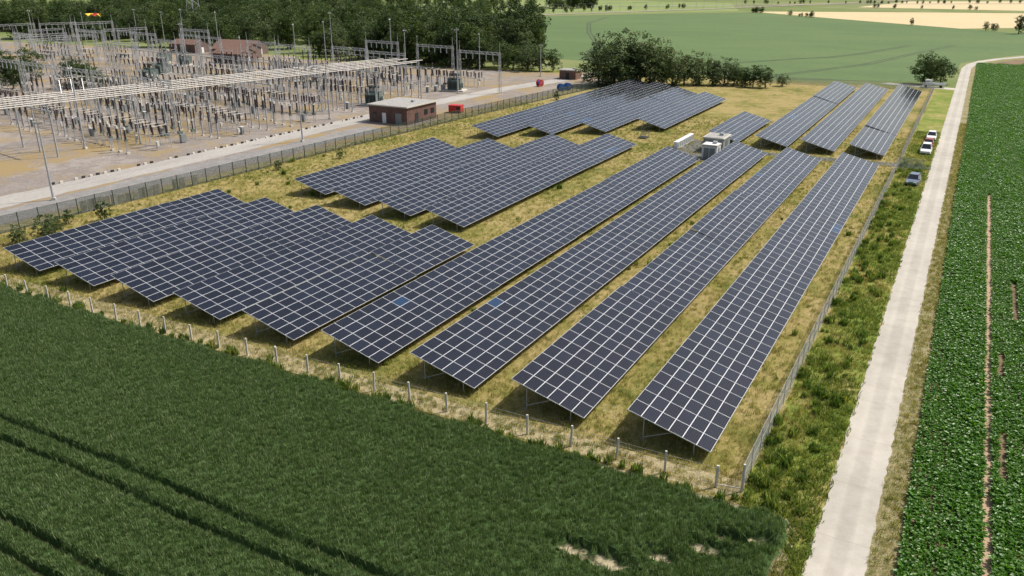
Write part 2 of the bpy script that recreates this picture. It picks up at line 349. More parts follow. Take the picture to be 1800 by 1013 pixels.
# ------------------------------------------------------------------ BEET FIELD (right)
g_soil=ground_mat('crop_soil',[(.3,(.13,.09,.055)),(.5,(.20,.14,.085)),(.7,(.27,.19,.12))],scale=.2,mid=1,fine=8,fine_amt=.35,bump=.4)
beetpoly=[(1.1,-60),(60,-60),(200,300),(150,500),(60,436),(22,381),(11,362),(4.5,345),(1.6,325),(1.1,300)]
poly('beet_field',beetpoly,.03,g_soil)
ribbon('soil_strip',[(5.43,-20),(5.43,134)],.66,.036,ground_mat('bare_soil',[(.3,(.32,.23,.155)),(.5,(.42,.30,.20)),(.7,(.36,.26,.17))],scale=.5,mid=2,fine=9,fine_amt=.3,bump=.3),.05,1)
g_bt=ground_mat('beet_canopy',[(.3,(.045,.11,.014)),(.5,(.075,.16,.022)),(.7,(.10,.20,.03))],scale=.05,mid=.5,fine=4,fine_amt=.6,bump=.5)
poly('beet_crop_far',[(14.5,-60),(60,-60),(200,300),(150,500),(60,436),(22,381),(17,362),(14.5,345)],.25,g_bt)
bm_=leaf_mat('beet_leaf',(.045,.13,.010),(.075,.19,.015),(.12,.26,.025),.42,.5,.35,attr='rnd')
def beet():
    mb=MB(); R=[]
    for i in range(12):
        a=i*2.4+random.uniform(-.3,.3); l=random.uniform(.20,.34); w=l*.5; h=random.uniform(.16,.42); up=random.uniform(.02,.18)
        ca,sa=math.cos(a),math.sin(a)
        def P(r,s,z): return (ca*r-sa*s,sa*r+ca*s,z)
        r0=.04; c=random.random()
        mb.face([P(r0,0,.03),P(l*.5,-w*.5,h),P(l*.55,0,h-.03),P(l*.5,w*.5,h)],bm_); R.append(c)
        mb.face([P(l*.5,-w*.5,h),P(l,-w*.3,h+up*.3),P(l*1.1,0,h),P(l*.55,0,h-.03)],bm_); R.append(c)
        mb.face([P(l*.55,0,h-.03),P(l*1.1,0,h),P(l,w*.3,h+up*.3),P(l*.5,w*.5,h)],bm_); R.append(c)
    o=mb.obj('beet_plant',link=False); a=o.data.attributes.new('rnd','FLOAT','FACE'); a.data.foreach_set('value',R); return o
bv=[beet() for i in range(6)]
PT=[];SC=[]
xr=1.35
while xr<16:
    if abs(xr-5.4)<.25: pmiss=(lambda y: y<134)
    elif abs(xr-6.3)<.2: pmiss=(lambda y: (math.sin(y*.37)+math.sin(y*.11+1))>1.0 and y<75)
    elif abs(xr-7.65)<.2: pmiss=(lambda y: (math.sin(y*.23)+math.sin(y*.07+2))>1.1 and y<110)
    else: pmiss=(lambda y: False)
    y=34.0
    while y<345:
        if not pmiss(y) and random.random()>.02:
            PT.append((xr+random.gauss(0,.035),y+random.uniform(-.07,.07),.03)); SC.append(random.uniform(.78,1.2)*(.93+.12*math.sin(y*.05+xr)+.08*math.sin(y*.9+xr*2.1)))
        y+=.25 if y<150 else .33
    xr+=.45
PT=np.array(PT); SC=np.clip(np.array(SC),.7,1.25)
scatter('beet_crop',PT,bv,1.0,1.1,.15,scl=SC)
# ------------------------------------------------------------------ MEADOW GRASS
gm_g=leaf_mat('green_grass',(.10,.145,.022),(.17,.22,.035),(.26,.27,.055),.6,.25,.35)
gm_d=leaf_mat('dry_grass',(.26,.21,.07),(.38,.30,.12),(.50,.41,.21),.7,.2,.3)
gm_w=leaf_mat('weed_leaf',(.05,.10,.018),(.09,.15,.028),(.14,.19,.045),.6,.25,.35)
tv_g=[tuft('grass_tuft',12,.30,.03,.22,.6,gm_g,gm_d,.3) for i in range(3)]
tv_d=[tuft('dry_grass_tuft',12,.32,.022,.25,.6,gm_d,gm_g,.25) for i in range(3)]
tv_v=[tuft('verge_tuft',12,.26,.035,.25,.8,gm_g,gm_w,.2) for i in range(3)]
tv_w=[tuft('weed_clump',40,.75,.09,.35,.55,gm_w,gm_g,.4) for i in range(3)]
def field_noise(x,y):
    return (np.sin(x*.31+1.3*np.sin(y*.17))+np.sin(y*.23+1.7*np.sin(x*.11+2))+np.sin(x*.9+y*.7)*.5)/2.5
n=46000; px=rng.uniform(-101,-8.3,n); py=43.3+ (rng.random(n)**1.35)*140
fn=field_noise(px,py)+rng.normal(0,.25,n)
gmask=fn>.16
P3=np.stack([px,py,np.full(n,.0)],-1)
scatter('meadow_grass',P3[gmask],tv_g,.6,1.2,.2)
scatter('dry_meadow_grass',P3[~gmask],tv_d,.6,1.15,.2)
n=8500; px=rng.uniform(-7.8,-3.3,n); py=36+(rng.random(n)**1.4)*150
k=(py>42.4)|(px>-4.7); Q=np.stack([px,py,np.zeros(n)],-1)[k]; fq=field_noise(Q[:,0]*2.2,Q[:,1]*1.6)+rng.normal(0,.2,len(Q))
scatter('verge_grass',Q[fq<.25],tv_v,.5,1.5,.2); scatter('verge_dry_grass',Q[fq>=.25],tv_d,.5,1.2,.2)
n=3500; px=rng.uniform(-.2,1.15,n); py=rng.uniform(36,200,n)
scatter('dry_verge_grass',np.stack([px,py,np.zeros(n)],-1),tv_d+tv_g[:1],.5,1.0,.2)
n=330; px=np.concatenate([-7.7+rng.random(210)**1.4*3.6,rng.uniform(-100,-9,120)]); py=np.concatenate([43+rng.random(210)**1.5*110,rng.uniform(43.3,110,120)])
scatter('tall_weeds',np.stack([px,py,np.zeros(n)],-1),tv_w,.35,1.15,.15)
px=rng.uniform(-103,-8,700); py=42.6+rng.normal(0,.25,700)
scatter('fence_line_grass',np.stack([px,py,np.zeros(700)],-1),tv_d+tv_g+tv_w[:1],.5,1.0,.2)
# ------------------------------------------------------------------ SOLAR ROWS
TILT=math.radians(15)
def solar_row(xlow,y0,y1,nr=6):
    mb=MB(); R=[]
    def F(p,mat,uv=None,r=0.0): mb.face(p,mat,uv); R.append(r)
    nmod=max(1,int(round((y1-y0)/1.67))); pitch=(y1-y0)/nmod
    blue={}
    for _ in range(int(nmod*nr*.005)+0):
        j=random.randrange(nmod); r=random.randrange(nr)
        for q in range(random.choice([1,1,2,3])): blue[(j+q,r)]=1
    i=0; zt=.80
    while i<nmod:
        k=min(random.choice([11,12,12,13]),nmod-i)
        if nmod-i-k<4: k=nmod-i
        ya=y0+i*pitch; yb=y0+(i+k)*pitch-.02
        za=zt+random.uniform(-.035,.035); zb=za+random.uniform(-.06,.06); ta=TILT+math.radians(random.uniform(-.8,.8)); tb=ta+math.radians(random.uniform(-.3,.3))
        def P(s,y,off=0):
            t=(y-ya)/(yb-ya); z0=za+(zb-za)*t; tl=ta+(tb-ta)*t
            return (xlow-s*math.cos(tl)+off*math.sin(tl), y, z0+s*math.sin(tl)+off*math.cos(tl))
        Wd=nr*1.015
        b0=[P(0,ya,-.012),P(0,yb,-.012),P(Wd,yb,-.012),P(Wd,ya,-.012)]; b1=[P(0,ya,-.055),P(0,yb,-.055),P(Wd,yb,-.055),P(Wd,ya,-.055)]
        F(b0,M['alu']); F(b1[::-1],M['alu'])
        for a in range(4):
            c=(a+1)%4; F([b1[a],b1[c],b0[c],b0[a]],M['alu'])
        for j in range(k):
            for r in range(nr):
                s0=r*1.015+.007; s1=s0+1.0; q0=ya+j*pitch+.008; q1=ya+(j+1)*pitch-.012
                q1=min(q1,yb-.004); jz=[random.uniform(-.003,.003) for _ in range(4)]
                L=1.65; rv=1.0 if (i+j,r) in blue else random.random()*.94
                F([P(s0,q0,jz[0]+.003),P(s0,q1,jz[1]+.003),P(s1,q1,jz[2]+.003),P(s1,q0,jz[3]+.003)],M['solar'],[(0,0),(L,0),(L,1),(0,1)],rv)
        for s in (.7,2.3,3.8,5.4):
            if s<Wd:
                a,b_=P(s,ya+.05,-.10),P(s,yb-.05,-.10); n0=len(mb.f); mb.beam(a,b_,.045,M['galv']); R.extend([0]*(len(mb.f)-n0))
        ns=max(2,int((yb-ya)/3.2)+1)
        for t in range(ns):
            y=ya+.35+(yb-ya-.7)*t/(ns-1); n0=len(mb.f)
            lo=P(1.2,y,-.17); hi=P(4.9,y,-.17); c0=P(.4,y,-.15); c1=P(5.7,y,-.15)
            mb.beam(c0,c1,.06,M['galv']); mb.beam((lo[0],y,0),lo,.06,M['galv']); mb.beam((hi[0],y,0),hi,.06,M['galv']); mb.beam((hi[0],y,.35),P(2.7,y,-.17),.04,M['galv'])
            R.extend([0]*(len(mb.f)-n0))
        i+=k
    o=mb.obj('solar_panel_row'); a=o.data.attributes.new('rnd','FLOAT','FACE'); a.data.foreach_set('value',R); return o
pitchx=9.07
for k in range(4): solar_row(-10.6-pitchx*k,46.1,[144.2,144.2,144.6,134.6][k])
for k in range(4,9): solar_row(-10.6-pitchx*k+(.15*(k-4)),46.1,75.9)
for x,a,b in [(-51.8,81.3,141.5),(-60.5,82.2,135.5),(-69.0,83.5,126.5),(-77.6,85.4,121.5)]: solar_row(x,a,b)
for x,a,b in [(-78.1,135.5,223.8),(-70.0,142.7,220.6),(-61.9,150.4,213.2),(-52.6,159.3,206.7)]: solar_row(x,a,b)
solar_row(-35.9,152.6,180)
for x in (-27,-18.9,-10.65): solar_row(x,152.3,246.8)
# ------------------------------------------------------------------ FENCES
def wire_fence(name,pts,sp,h,mat,wires=(.3,.7,1.1,1.4),pw=.15):
    mb=MB()
    for (x0,y0),(x1,y1) in zip(pts[:-1],pts[1:]):
        L=math.hypot(x1-x0,y1-y0); n=max(1,int(round(L/sp)))
        for i in range(n+1):
            t=i/n; x,y=x0+(x1-x0)*t,y0+(y1-y0)*t; dz=random.uniform(-.06,.06)
            mb.cyl((x,y,0),(x+random.uniform(-.05,.05),y+random.uniform(-.05,.05),h+dz),pw*.6,pw*.52,mat,6)
        for z in wires: mb.cyl((x0,y0,z),(x1,y1,z),.007,.007,M['galv'],4,False)
    return mb.obj(name)
wire_fence('post_and_wire_fence',[(-125,41.6),(-82.3,42.4),(-46,43.1),(-9.5,43.6)],3.3,1.6,M['conc'])
def panel_fence(name,pts,sp,h,pmat,fmat,pr=.035):
    mb=MB(); d=0
    for (x0,y0),(x1,y1) in zip(pts[:-1],pts[1:]):
        L=math.hypot(x1-x0,y1-y0); n=max(1,int(round(L/sp)))
        for i in range(n+1):
            t=i/n; x,y=x0+(x1-x0)*t,y0+(y1-y0)*t
            mb.cyl((x,y,0),(x,y,h+.05),pr,pr,pmat,6)
        for z in (.05,h*.5,h): mb.cyl((x0,y0,z),(x1,y1,z),.012,.012,pmat,4,False)
        mb.face([(x0,y0,.03),(x1,y1,.03),(x1,y1,h),(x0,y0,h)],fmat,[(d,0),(d+L,0),(d+L,h),(d,h)]); d+=L
    return mb.obj(name)
fm1=mesh_fence_mat('galvanised_mesh',(.36,.39,.42),.05,.011)
fm2=mesh_fence_mat('green_mesh',(.03,.05,.042),.05,.015)
M['greenpost']=flat('green_post',(.03,.055,.042),.5)
panel_fence('mesh_fence',[(-8,43.9),(-8,146.8)],2.5,1.9,M['galv'],fm1)
panel_fence('mesh_fence',[(-8,151.6),(-8.3,256),(-55,252)],2.5,1.9,M['galv'],fm1)
panel_fence('mesh_gate',[(-8,146.9),(-4.2,146.2)],1.9,1.9,M['galv'],fm1)
mb=MB()
for p,q in (((-9.5,43.6,0),(-9.5,43.6,1.6)),((-7.95,43.9,0),(-7.95,43.9,2.0))): mb.cyl(p,q,.09,.08,M['conc'],6)
mb.beam((-9.5,43.6,.25),(-7.95,43.9,.25),.05,M['conc']); mb.obj('fence_corner_posts')
panel_fence('security_fence',[(-103.2,20),(-101.9,53),(-97.4,157.5),(-92.2,221),(-90.5,242)],2.6,2.2,M['greenpost'],fm2,.06)
mb=MB()
for i in range(17):
    y=64.5+i*1.12; x=-102.2+(y-53)*.043
    hgt=random.uniform(1.25,1.7)
    if random.random()<.18: continue
    mb.box((x+random.uniform(-.08,.08),y,hgt/2),(.12,.9,hgt),M['slab'],random.uniform(-.12,.12)-.04)
mb.obj('concrete_slab_row')
# ------------------------------------------------------------------ TREES
lm=leaf_mat('tree_foliage',(.025,.048,.012),(.055,.09,.022),(.105,.145,.038),.6,.25,.25,attr='rnd')
lm2=leaf_mat('willow_foliage',(.05,.08,.03),(.09,.125,.048),(.15,.185,.085),.6,.25,.25,attr='rnd')
def tree(name,h,wd,mat,trunk=.05,ncl=130,nl=34,ls=.7,link=False):
    mb=MB(); R=[]
    def add(n0,v): R.extend([v]*(len(mb.f)-n0))
    n0=len(mb.f); mb.cyl((0,0,0),(random.uniform(-.3,.3),random.uniform(-.3,.3),h*.5),h*.022+.05,h*.014,M['bark'],7,False)
    for i in range(7):
        a=i*.9+random.random(); z=h*random.uniform(.15,.45); mb.cyl((0,0,z),(math.cos(a)*wd*.33,math.sin(a)*wd*.33,z+h*random.uniform(.15,.35)),h*.01+.02,.03,M['bark'],5,False)
    add(n0,0)
    lobes=[]
    for i in range(10):
        f=i/9; zc=h*(trunk+.2+f*(.76-trunk-.2)); a=i*2.4+random.uniform(-.5,.5); off=math.sqrt(max(.05,1-(1.5*f-.55)**2))*random.uniform(.28,.5)*wd/2
        lobes.append((math.cos(a)*off,math.sin(a)*off,zc,wd*random.uniform(.22,.32)))
    for i in range(ncl):
        lx,ly,lz,lr=random.choice(lobes)
        d=Vector((random.gauss(0,1),random.gauss(0,1),random.gauss(.25,1))).normalized()*lr*random.uniform(.65,1.08)
        cx,cy,c_z=lx+d.x,ly+d.y,max(h*.06,lz+d.z*1.0)
        cr=random.uniform(.06,.11)*wd; tone=min(1,max(0,random.gauss(.5,.28)))
        for j in range(nl):
            d=Vector((random.gauss(0,1),random.gauss(0,1),random.gauss(0,1))).normalized()*cr*random.uniform(.5,1.1)
            d.z*=.75; p=Vector((cx,cy,c_z))+d; p.z=max(.1,p.z)
            u=Vector((random.gauss(0,1),random.gauss(0,1),random.gauss(0,.6))).normalized(); v=u.cross(Vector((random.gauss(0,1),random.gauss(0,1),random.gauss(0,1)))).normalized()
            s=ls*random.uniform(.5,1.0)
            mb.face([p-u*s*.5,p-v*s*.35,p+u*s*.5,p+v*s*.35],mat); R.append(min(1,max(0,tone+random.uniform(-.15,.15))))
    o=mb.obj(name,link=link); a=o.data.attributes.new('rnd','FLOAT','FACE'); a.data.foreach_set('value',R); return o
TV=[tree('tree_src',16,14,lm),tree('tree_src',17,12,lm),tree('tree_src',14,15,lm2),tree('tree_src',15,13,lm),tree('tree_src',17,11,lm2),tree('tree_src',14,13,lm)]
TH=[16,17,14,15,17,14]
SV=[tree('shrub_src',4,5,lm,.0,50,36,.34),tree('shrub_src',3.5,5,lm2,.0,50,36,.34),tree('shrub_src',5,4.5,lm,.0,50,36,.34)]
def put_tree(x,y,h,name='deciduous_tree',v=None,wf=1.0):
    s=v or random.choice(TV); H0=TH[TV.index(s)] if s in TV else 4
    k=h/H0; inst(s,name,(x,y,0),random.uniform(0,6.28),(k*wf,k*wf,k))
for x,y,h in [(-94,222,12),(-90,224,14.5),(-87,230,14.5),(-84,226,13),(-81,229,13),(-79,234,11),(-75.5,233,9.5),(-73,236,9.5),(-70,238,9),(-88,223,9),(-78,229,8)]: put_tree(x,y,h,v=random.choice([TV[2],TV[4],TV[2],TV[0]]),wf=1.1)
for x,y,h in [(-65.5,239,8),(-62.5,241,7.5),(-59.5,240,5.5)]: put_tree(x,y,h,wf=1.2)
for x,y,h in [(-57,243,5),(-54,240,6),(-50.5,240,6),(-60,246,5),(-47,246,3.5)]: put_tree(x,y,h,wf=1.2)
for x,y in [(-97,232),(-99,240),(-92,240),(-101,228),(-95,236),(-88,238),(-86,222),(-80,226),(-74,231),(-69,235),(-64,237),(-91,220),(-56,239)]: put_tree(x,y,random.uniform(2.5,4.5),'shrub',random.choice(SV))
put_tree(-12,272,9,v=TV[0],wf=1.2); put_tree(-7.5,274,8,v=TV[5],wf=1.05); put_tree(-10,271,7,v=TV[3],wf=1.2)
for x,y,h in [(18.7,534,11),(24,545,9),(3,555,5)]: put_tree(x,y,h)
for i in range(95):
    t=random.random(); x=-205+t*62; y=243+random.random()**1.2*75
    if x>-160 and y>290: continue
    put_tree(x,y,random.uniform(12,20)*(.8 if y<252 else 1),wf=1.0)
for x,y,h in [(-140,246,9),(-135,245,8),(-130,246,8),(-126,247,7.5),(-148,246,10),(-122,249,7),(-143,252,10),(-133,252,9)]: put_tree(x,y,h,wf=1.2)
for i in range(64):
    x=-330+random.random()*125; y=250+random.random()*75; put_tree(x,y,random.uniform(9,17),wf=1.1)
for x,y,h,w_ in [(-222,145,8.5,1.2),(-218,147,7,1.2),(-229,134,8.5,1.1),(-236,136,9,1.2),(-244,140,9.5,1.1),(-226,150,7,1.1),(-250,150,10,1.1),(-233,128,7,1.1),(-214,146,6,1.2),(-240,131,8,1.2)]: put_tree(x,y,h,wf=w_)
for x,y,h in [(-94.6,54.5,3.2),(-95.8,56.3,2.6),(-95.4,63,2.3),(-98.5,60,1.8),(-97,96,1.5),(-94,108,1.6),(-92,190,2),(-96,52,2.4)]: put_tree(x,y,h,'shrub',random.choice(SV),wf=.9)
def mass(name,pts,smin,smax):
    vs=[bpy.data.objects.new('tree_variant',t.data) for t in TV]
    scatter(name,pts,vs,smin,smax,.03)
P=[]
def belt(x0,y0,x1,y1,wd,n):
    for i in range(n):
        t=random.random(); P.append((x0+(x1-x0)*t+random.gauss(0,wd*.5),y0+(y1-y0)*t+random.gauss(0,wd*.5),0))
belt(-420,258,-335,300,22,90); belt(-520,270,-420,335,20,80); belt(-540,350,-310,420,32,150); belt(-620,440,-430,560,26,100)
belt(-330,400,-300,520,14,50); belt(-800,580,-480,760,34,130); belt(-900,800,-500,1000,34,110); belt(-330,335,-215,330,22,65); belt(-420,640,-330,760,16,40); belt(-560,1000,-200,1300,26,90)
belt(-700,350,-570,425,32,90)
mass('distant_trees',np.array(P),.5,1.05)
P=[]
belt(-330,620,-250,800,6,25); belt(-175,740,-95,645,2,14); belt(-40,590,10,555,1,3); belt(-240,940,100,1150,10,45); belt(60,840,400,800,5,18); belt(-100,890,60,878,3,10); belt(-300,1200,500,1400,20,90)
mass('distant_hedgerows',np.array(P),.18,.36)
# ------------------------------------------------------------------ SUBSTATION
def f_ct():
    mb=MB()
    for i in range(3):
        x=(i-1)*2.6; mb.box((x,0,.15),(.6,.6,.3),M['conc'])
        for sx in (-.14,.14):
            for sy in (-.14,.14): mb.beam((x+sx,sy,.3),(x+sx,sy,2.3),.05,M['galv'])
        mb.beam((x-.14,-.14,.5),(x+.14,-.14,1.3),.03,M['galv']); mb.beam((x+.14,-.14,1.3),(x-.14,-.14,2.1),.03,M['galv'])
        mb.box((x,0,2.45),(.5,.5,.3),M['trgrey']); mb.insul(x,0,2.6,4.3,.22,M['insul']); mb.cyl((x,0,4.3),(x,0,4.8),.26,.2,M['tube'],8)
    return mb.obj('s',link=False)
def f_post(h=5.2):
    mb=MB()
    for i in range(3):
        x=(i-1)*2.6; mb.box((x,0,.12),(.5,.5,.24),M['conc']); mb.cyl((x,0,.24),(x,0,h*.58),.14,.14,M['galv'],6); mb.insul(x,0,h*.58,h*.95,.18,M['insul']); mb.box((x,0,h*.96),(.3,.2,.1),M['tube'])
    mb.cyl((-3.4,0,h),(3.4,0,h),.05,.05,M['tube'],6)
    return mb.obj('s',link=False)
def f_disc():
    mb=MB()
    for y in (-1.4,1.4):
        for x in (-3.6,0,3.6): mb.beam((x,y,0),(x,y,2.4),.11,M['galv'])
        mb.beam((-4,y,2.45),(4,y,2.45),.12,M['galv'])
    for x in (-2.8,0,2.8):
        mb.beam((x,-1.6,2.55),(x,1.6,2.55),.07,M['galv'])
        for y in (-1.4,0,1.4): mb.insul(x,y,2.65,4.1,.17,M['insul'])
        mb.cyl((x,-1.4,4.18),(x,1.2,4.2),.05,.05,M['tube'],6); mb.cyl((x,1.4,4.1),(x,1.4,4.8),.05,.03,M['tube'],6)
    mb.box((3.9,-1.4,1.2),(.5,.4,.8),M['cream'])
    return mb.obj('s',link=False)
def f_breaker():
    mb=MB()
    for i in range(3):
        x=(i-1)*2.8
        for sx in (-.3,.3): mb.beam((x+sx,0,0),(x+sx,0,2.0),.08,M['galv'])
        mb.box((x,0,1.9),(.9,.5,.5),M['trgrey']); mb.insul(x,0,2.15,3.8,.2,M['insul']); mb.insul(x,0,4.05,5.5,.18,M['insul']); mb.box((x,0,3.92),(.35,.35,.25),M['tube'])
    mb.box((0,-.8,.9),(1.1,.5,1.5),M['wallgrey'])
    return mb.obj('s',link=False)
def f_portal(wd=14,h=10):
    mb=MB()
    for x in (-wd/2,wd/2):
        for sx,sy in ((-.35,-.35),(.35,-.35),(.35,.35),(-.35,.35)): mb.beam((x+sx,sy,0),(x+sx*.5,sy*.5,h+.8),.08,M['galv'])
        k=8
        for i in range(k):
            z=h*i/k; z2=h*(i+1)/k; s=(-1)**i*.3; mb.beam((x+s,-.3,z),(x-s,-.3,z2),.04,M['galv']); mb.beam((x+s,.3,z),(x-s,.3,z2),.04,M['galv'])
        mb.cyl((x,0,h+.8),(x,0,h+3.2),.07,.03,M['galv'],5)
    for dy in (-.3,.3):
        for dz in (0,.6): mb.beam((-wd/2,dy,h+dz),(wd/2,dy,h+dz),.07,M['galv'])
        n=int(wd/.9)
        for i in range(n):
            x=-wd/2+wd*i/n; a,b=(0,.6) if i%2 else (.6,0); mb.beam((x,dy,h+a),(x+wd/n,dy,h+b),.035,M['galv'])
    for i in range(5):
        x=-wd/2+wd*(i+1)/6; mb.insul(x,0,h-1.5,h,.14,M['insulg'],6)
    return mb.obj('s',link=False)
def f_busup():
    mb=MB()
    for x in (-7,0,7): mb.cyl((x,0,0),(x,0,8),.17,.13,M['galv'],7)
    mb.box((0,0,8.0),(15,.22,.22),M['galv'])
    for x in (-6.5,-4,-1.5,1.5,4,6.5): mb.insul(x,0,8.1,9.1,.12,M['insulg'],6)
    return mb.obj('s',link=False)
def f_mast(h):
    mb=MB(); mb.cyl((0,0,0),(0,0,h),.17,.08,M['galv'],8); mb.box((0,0,.2),(.6,.6,.4),M['conc']); mb.box((0,0,h-.6),(1.0,.15,.12),M['galv']); mb.box((.45,.1,h-.5),(.35,.25,.25),M['tube']); mb.box((-.45,.1,h-.5),(.35,.25,.25),M['tube']); return mb.obj('s',link=False)
def f_trafo():
    mb=MB(); mb.box((0,0,.2),(6,4,.4),M['conc']); mb.box((0,0,1.9),(3.6,1.8,3.0),M['trgrey']); mb.box((0,0,3.45),(3.8,2.0,.12),M['trgrey'])
    for s in (-1,1):
        for i in range(9): mb.box((-1.5+i*.375,s*1.45,1.9),(.07,.9,2.4),M['trgrey'])
    mb.cyl((-1.6,.5,4.4),(1.4,.5,4.4),.38,.38,M['trgrey'],12); mb.beam((-1,.5,3.5),(-1,.5,4.1),.08,M['trgrey']); mb.beam((1,.5,3.5),(1,.5,4.1),.08,M['trgrey'])
    for i in range(3): mb.insul((i-1)*1.1,-.5,3.5,4.9,.16,M['insul']); mb.insul((i-1)*.6,0,3.5,4.1,.1,M['insul'])
    mb.box((2.3,0,1.6),(.5,.8,1.4),M['wallgrey'])
    return mb.obj('s',link=False)
S=dict(ct=f_ct(),post=f_post(),post2=f_post(7.8),disc=f_disc(),br=f_breaker(),portal=f_portal(),bus=f_busup(),trafo=f_trafo())
nm=dict(ct='instrument_transformer_group',post='busbar_post_insulator_group',post2='busbar_post_insulator_group',disc='disconnector_switch',br='circuit_breaker')
al=math.radians(-8); e2=Vector((math.sin(-al),math.cos(al))); e1=Vector((-math.cos(al),math.sin(-al)))
O=Vector((-132,93))
seq=['ct','disc','br','post','disc','post2','ct','br','disc','post2','br','disc','ct','post']
for i in range(11):
    for j in range(19):
        p=O+e1*(i*8.8)+e2*(j*6.0+ (i%2)*1.5)
        if i<1 and j>7: continue
        if random.random()<.1: continue
        if 9<=j<=10 and random.random()<.6: continue
        k=seq[(j+ (i//3)*3)%len(seq)]; inst(S[k],nm[k],(p.x+random.uniform(-.4,.4),p.y+random.uniform(-.4,.4),0),al+(math.pi/2 if random.random()<.1 else 0))
for j in range(4):
    p=Vector((-128,150+j*9)); inst(S['post2'],nm['post2'],(p.x,p.y,0),al)
for i,j in [(1.5,1.5),(3.2,1.5),(4.9,1.5),(6.6,1.5),(8.3,1.5),(1.5,6),(3.2,6),(4.9,6),(6.6,6),(8.3,6),(2,10),(4,10.5),(6,10),(8,10.3),(0,12),(2.5,13),(5,13.2)]:
    p=O+e1*(i*9.5)+e2*(j*8.3+3); inst(S['portal'],'steel_gantry',(p.x,p.y,0),al)
for x,y in [(-225,165),(-240,170),(-232,185),(-248,190),(-262,180),(-270,200),(-255,160),(-240,205),(-285,190),(-300,205),(-272,170),(-310,215),(-290,215),(-325,205),(-255,215),(-228,200),(-340,220),(-300,180),(-320,192),(-350,208)]:
    inst(S['portal'],'steel_gantry',(x,y,0),al+random.choice([0,0,1.57]),random.uniform(.85,1.2))
for x,y in [(-228,172),(-244,180),(-262,192),(-236,195),(-275,185),(-250,170),(-290,198),(-266,176),(-281,205),(-300,195),(-250,200),(-240,188),(-310,208),(-262,210),(-295,186),(-318,200),(-330,212),(-285,178),(-305,190),(-345,215),(-270,192),(-258,184),(-232,178)]:
    k=random.choice(['ct','disc','br','post2']); inst(S[k],nm[k],(x,y,0),al)
for x,y,r in [(-127.5,160.5,.4),(-124.2,192,.4),(-229,181,0),(-220,169,0),(-245,203,0),(-258,205,0)]: inst(S['trafo'],'power_transformer',(x,y,0),al+r)
A=Vector((-151,50)); B=Vector((-130,178)); dirb=(B-A).normalized(); nb=Vector((dirb.y,-dirb.x))
mb=MB()
for o_ in (-6.5,-4,-1.5,1.5,4,6.5):
    a=A+nb*o_; b_=B+nb*o_+dirb*random.uniform(-6,2); mb.cyl((a.x,a.y,9.25),(b_.x,b_.y,9.25),.09,.09,M['tube'],8)
mb.obj('overhead_busbars')
for i in range(9):
    p=A+dirb*(6+i*15.2); inst(S['bus'],'busbar_support',(p.x,p.y,0),math.atan2(nb.y,nb.x))
ms={}
for x,y,h in [(-111.4,66.4,11.5),(-110.2,116.2,12),(-120.5,187.8,17),(-118.8,233.5,10),(-123,138.8,12.3),(-140,109.6,11),(-140.7,91.7,15),(-220,139,17),(-160,150,16),(-175,185,17),(-190,215,16),(-150,205,15),(-205,170,17),(-240,215,18),(-270,225,18),(-300,240,16),(-185,120,14),(-330,250,16),(-360,245,14),(-168,222,17),(-130,215,14),(-280,160,18),(-310,190,18),(-255,140,15),(-200,230,18)]:
    if h not in ms: ms[h]=f_mast(h)
    inst(ms[h],'lighting_mast',(x,y,0),random.uniform(0,3))
mb=MB()
for i in range(60):
    y=72+i*1.25
    if random.random()<.15: continue
    mb.box((-121.5+.02*y+random.uniform(-.1,.1),y,.17),(.25,.5,.35),M['conc'] if i%2 else M['dark'])
mb.obj('marker_block_row')
mb=MB()
for i in range(26):
    x,y=random.uniform(-190,-126),random.uniform(96,205); mb.box((x,y,.75),(.8,.5,1.5),M['wallgrey']); mb.box((x,y,1.54),(.9,.6,.08),M['white'])
mb.obj('control_cabinets')
def building(name,x0,x1,y0,y1,h,wall,roof,doors=(),wins=(),gable=False,over=.3,rz=0):
    mb=MB(); cx,cy=(x0+x1)/2,(y0+y1)/2; W_,D_=x1-x0,y1-y0
    mb.box((0,0,h/2),(W_,D_,h),wall)
    if gable:
        r=h+D_*.2; o=over
        for s in (-1,1):
            mb.face([(-W_/2-o,s*(D_/2+o),h-.1),(W_/2+o,s*(D_/2+o),h-.1),(W_/2+o,0,r),(-W_/2-o,0,r)],roof)
        for s in (-1,1): mb.face([(s*W_/2,-D_/2,h),(s*W_/2,D_/2,h),(s*W_/2,0,r-.12)],wall)
    else:
        mb.box((0,0,h+.13),(W_+2*over,D_+2*over,.26),M['conc']); mb.box((0,0,h+.27),(W_+2*over-.5,D_+2*over-.5,.04),roof)
        mb.box((W_*.2,D_*.1,h+.5),(.7,.7,.4),M['galv'])
    for face,pos,w_,z0,z1,mt in list(doors)+list(wins):
        zc=(z0+z1)/2; hh=z1-z0
        if face=='S': mb.box((pos,-D_/2,zc),(w_,.1,hh),mt)
        if face=='E': mb.box((W_/2,pos,zc),(.1,w_,hh),mt)
        if face=='W': mb.box((-W_/2,pos,zc),(.1,w_,hh),mt)
    return mb.obj(name,(cx,cy,0),rz)
building('brick_building',-113.5,-103.4,140.9,152,3.6,M['brick'],M['roofgrey'],
  doors=[('S',-1.0,1.0,0,2.2,M['white']),('S',2.8,1.6,.0,2.3,M['wallgrey']),('E',-2,1.2,0,2.2,M['dark'])],wins=[('S',-3.5,1.0,1.2,2.3,M['glass']),('E',1.5,1.3,1.4,2.5,M['glass']),('E',4,1.3,1.4,2.5,M['glass'])])
